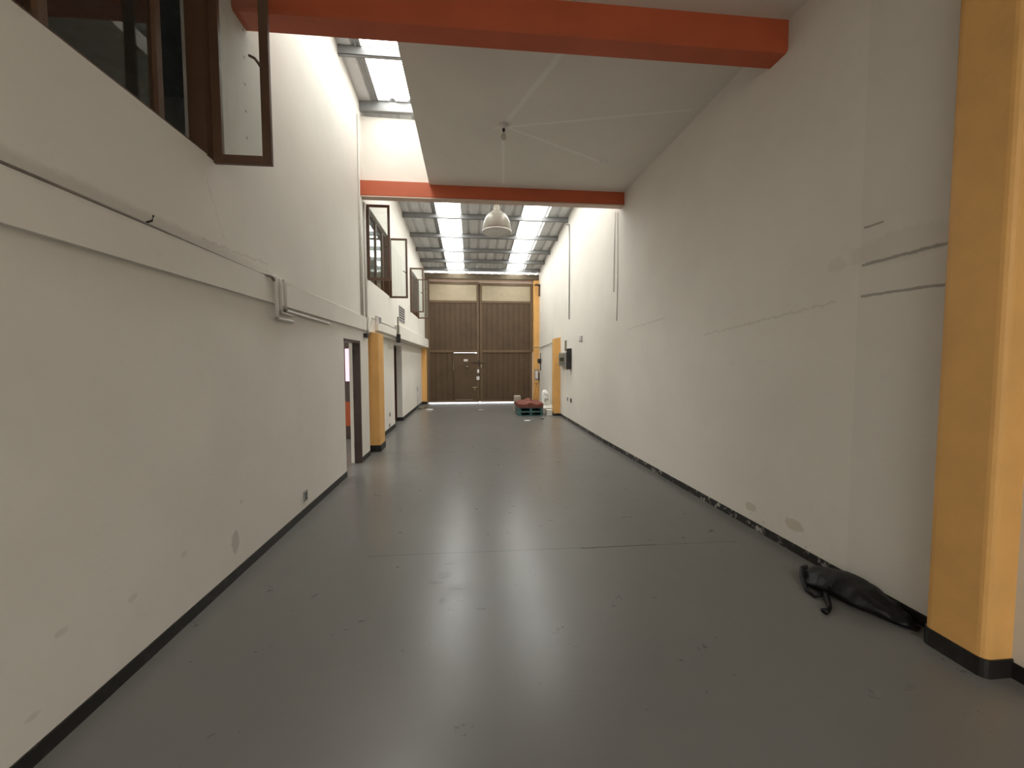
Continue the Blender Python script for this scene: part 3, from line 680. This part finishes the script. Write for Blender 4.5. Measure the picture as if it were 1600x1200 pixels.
pipe([(2.55, 16.18, .77), (2.46, 16.17, .35), (2.43, 16.15, .02)], .022, 'left yellow pipe slanting down from the meter box', mat='yellow', name='pipe', cat='pipe')
pipe([(2.64, 16.18, .77), (2.58, 16.17, .35), (2.55, 16.15, .02)], .022, 'right yellow pipe slanting down from the meter box', mat='yellow', name='pipe', cat='pipe')
fx = thing('wall_handset', (xr(15.8) - .05, 15.8, 1.6), 'black rounded wall fixture with dangling cord by the gate pillar', 'wall fixture')
m = MB(); m.box(xr(15.8) - .13, xr(15.8) - .0, 15.7, 15.9, 1.58, 1.76, bev=.03); m.build('body', 'dark', fx)
m = MB(); m.tube([(xr(15.8) - .03, 15.8, 1.6), (xr(15.8) - .02, 15.78, 1.3)], .018, 6); m.tube([(xr(15.8) - .03, 15.8, 1.75), (xr(15.8) - .02, 15.8, 1.98)], .014, 6); m.build('cord', 'dark', fx)

# ------------------------------------------------------------------ pallets and clutter by the gate
def pallet(z, label):
    t = thing('pallet', (1.78, 12.75, z), label, 'pallet', 'stacked teal pallets')
    x0, x1, y0, y1 = 1.42, 2.15, 12.25, 13.25
    for i in range(3):
        x = x0 + i * (x1 - x0 - .07) / 2
        B(x, x + .07, y0 + .02, y1 - .02, z + .02, z + .105, bev=.004).build('stringer', 'teal', t)
    for i in range(6):
        yy = y0 + i * (y1 - y0 - .12) / 5
        B(x0, x1, yy, yy + .12, z + .105, z + .127, bev=.003).build('deck_board', 'teal', t)
    for i in range(3):
        yy = y0 + i * (y1 - y0 - .12) / 2
        B(x0, x1, yy, yy + .12, z, z + .02, bev=.003).build('bottom_board', 'teal', t)
pallet(0.0, 'lower teal pallet resting on the floor near the gate'); pallet(.128, 'upper teal pallet carrying the red-brown tarpaulin')
def heap(x0, x1, y0, y1, zb, zf, nx, ny, name, mat, label, cat):
    """a soft folded heap: grid top, skirts down to zb"""
    bm = bmesh.new(); G = []
    for j in range(ny + 1):
        row = []
        for i in range(nx + 1):
            u, v = i / nx, j / ny; x = x0 + (x1 - x0) * u; y = y0 + (y1 - y0) * v
            w = noise.noise(Vector((x * 3, y * 3, 1))) * .02
            row.append(bm.verts.new((x + w, y + w, zf(u, v))))
        G.append(row)
    for j in range(ny):
        for i in range(nx): bm.faces.new((G[j][i], G[j][i+1], G[j+1][i+1], G[j+1][i]))
    ring = G[0] + [G[j][nx] for j in range(1, ny + 1)] + G[ny][nx-1::-1] + [G[j][0] for j in range(ny - 1, 0, -1)]
    low = [bm.verts.new((v.co.x, v.co.y, zb)) for v in ring]; n = len(ring)
    for i in range(n): bm.faces.new((ring[i], ring[(i+1) % n], low[(i+1) % n], low[i]))
    bm.faces.new(low[::-1])
    m = MB(); m.bm.free(); m.bm = bm
    return tag(m.build(name, mat, origin=((x0+x1)/2, (y0+y1)/2, zb), smooth=False), label, cat)
def z1(u, v):
    e = min(u, 1 - u, v, 1 - v); r = .365 + .03 * min(1, e * 14)
    n = noise.fractal(Vector((u * 3, v * 3, 4)), .6, 2, 4)
    return r + .035 * n + .12 * math.exp(-((v - .55) / .22) ** 2 - ((u - .55) / .3) ** 2) * abs(math.cos(u * 7))
heap(1.40, 2.16, 12.24, 13.27, .256, z1, 24, 24, 'folded_tarpaulin', 'cloth', 'red-brown folded tarpaulin heaped on top of the pallets', 'tarpaulin')
m = B(1.40, 1.60, 13.32, 13.62, 0, .52, bev=.008)
tag(m.build('cardboard_block', 'beige', origin=(1.46, 13.46, 0)), 'beige block standing behind the left corner of the pallets', 'box')
struct(B(2.22, xr(15), 12.70, 15.1, 0, .19, bev=.012).build('step', 'conc'), 'low white concrete step behind the short yellow pillar', 'step')
bx_ = thing('white_box', (2.40, 12.45, 0), 'small white box on the floor beside the pallets', 'box')
B(2.28, 2.45, 12.30, 12.50, 0, .15, bev=.004).build('box_body', 'white', bx_)
B(2.275, 2.455, 12.295, 12.505, .13, .17, bev=.004).build('box_lid', 'white', bx_)
bk = thing('white_sack', (2.45, 13.6, .19), 'printed white sack standing on the low step by the right wall', 'sack')
m = MB(); pr_ = [(2.34, 2.56, .19), (2.32, 2.575, .30), (2.33, 2.57, .48), (2.35, 2.56, .62), (2.39, 2.50, .69)]
rings = []
for i, (a, b_, z) in enumerate(pr_):
    dy = (.10, .13, .12, .09, .03)[i]; c = 13.6; ring = []
    for k in range(16):
        an = k * math.pi / 8; cx_, sx_ = math.cos(an), math.sin(an)
        ring.append(m.bm.verts.new(((a + b_) / 2 + (b_ - a) / 2 * math.copysign(abs(cx_) ** .6, cx_), c + dy * math.copysign(abs(sx_) ** .6, sx_), z + .01 * math.sin(k * 2.3) * (i > 1))))
    rings.append(ring)
for A, C in zip(rings, rings[1:]):
    for k in range(16): m.bm.faces.new((A[k], A[(k+1) % 16], C[(k+1) % 16], C[k]))
m.bm.faces.new(rings[0][::-1]); m.bm.faces.new(rings[-1])
m.build('sack_body', 'white', bk, smooth=True)
m = MB(); m.tube([(2.40, 13.475, .58), (2.45, 13.46, .55), (2.53, 13.47, .53)], .012, 6); m.build('printed_arc', 'grey', bk)
B(2.42, 2.46, 13.462, 13.47, .30, .42).build('printed_mark', 'grey', bk)
B(2.48, 2.54, 13.462, 13.47, .36, .40).build('printed_mark', 'grey', bk)
# scraps
def scrap(cx_, cy_, w, dd, h, mat, label, name='paper_scrap', cat='litter'):
    m = MB(); pts = []
    for k in range(7):
        an = k * 2 * math.pi / 7 + .3; r = 1 + .25 * math.sin(k * 5.1)
        pts.append((cx_ + w * r * math.cos(an), cy_ + dd * r * math.sin(an)))
    m.prism(pts, .001, h)
    for v in m.bm.verts:
        if v.co.z > h * .5: v.co.z += h * .6 * noise.noise(v.co * 9)
    tag(m.build(name, mat, origin=(cx_, cy_, 0)), label, cat)
scrap(-1.44, 14.2, .12, .14, .03, 'white', 'crumpled white paper on the floor left in front of the gate')
scrap(-1.76, 14.5, .10, .12, .07, 'chip', 'dark dirt clump on the floor against the left wall', 'dirt_clump')
scrap(-1.62, 14.7, .04, .08, .05, 'chip', 'small dark crumb of dirt beside the dirt clump', 'dirt_clump')
scrap(1.55, 11.3, .09, .08, .012, 'white', 'flat white scrap on the floor in front of the pallets')
scrap(2.02, 11.55, .045, .06, .02, 'dark', 'small dark scrap on the floor right of the pallets')
scrap(.32, 14.0, .10, .10, .008, 'beige', 'faint pale scrap lying in front of the gate')

# ------------------------------------------------------------------ black bag by the right wall
bag = thing('black_bag', (2.6, 2.5, 0), 'crumpled black bag with straps lying by the right wall', 'bag')
cl = [(2.47, 2.77), (2.55, 2.70), (2.62, 2.58), (2.64, 2.45), (2.665, 2.33), (2.69, 2.24), (2.72, 2.17)]
hw = [.12, .17, .18, .165, .125, .085, .03]; hh_ = [.07, .12, .14, .13, .10, .065, .02]
m = MB(); SEG = 22; rings = []
def lerp_list(L, t):
    t *= len(L) - 1; i = min(int(t), len(L) - 2); f = t - i; f = f * f * (3 - 2 * f) if not isinstance(L[0], tuple) else f
    if isinstance(L[0], tuple): return tuple(L[i][k] * (1 - f) + L[i+1][k] * f for k in range(2))
    return L[i] * (1 - f) + L[i+1] * f
NR = 40
for j in range(NR + 1):
    t = j / NR; c = lerp_list(cl, t); w = lerp_list(hw, t); h = lerp_list(hh_, t)
    c2 = lerp_list(cl, min(1, t + .02)); c0 = lerp_list(cl, max(0, t - .02)); dx, dy = c2[0] - c0[0], c2[1] - c0[1]; L = math.hypot(dx, dy); nx, ny = -dy / L, dx / L
    ring = []
    for k in range(SEG):
        a = k * 2 * math.pi / SEG; u = math.cos(a); v = math.sin(a)
        p = Vector((c[0] + nx * w * u, c[1] + ny * w * u, h * .5 + h * .5 * v * (1 if v > 0 else 1)))
        n = noise.fractal(Vector((p.x * 9, p.y * 5, p.z * 12)), .7, 2.1, 4)
        crease = abs(math.sin(t * 9 + u * 3.0 + n)) ** 3
        p.z += max(0, v) * (.022 * n - .02 * crease)
        p.x += u * nx * .02 * n; p.y += u * ny * .02 * n
        p.z = max(p.z, .002 + .001 * v)
        p.x = min(p.x, xr(p.y) - .012)
        ring.append(m.bm.verts.new(p))
    rings.append(ring)
for A, C in zip(rings, rings[1:]):
    for k in range(SEG): m.bm.faces.new((A[k], A[(k+1) % SEG], C[(k+1) % SEG], C[k]))
m.bm.faces.new(rings[0]); m.bm.faces.new(rings[-1][::-1])
m.build('bag_body', 'bag', bag, smooth=True)
def strap(pts, w, label=None):
    m = MB(); m.tube(pts, w, 8); o = m.build('strap', 'bag', bag, smooth=True); return o
strap([(2.52, 2.80, .09), (2.47, 2.78, .09), (2.42, 2.72, .05), (2.37, 2.62, .018), (2.37, 2.55, .012), (2.41, 2.54, .02), (2.46, 2.60, .05)], [.016, .018, .016, .013, .012, .011, .012])
strap([(2.46, 2.58, .05), (2.41, 2.49, .025), (2.36, 2.42, .014), (2.31, 2.385, .014), (2.28, 2.38, .014)], [.02, .016, .013, .016, .022])
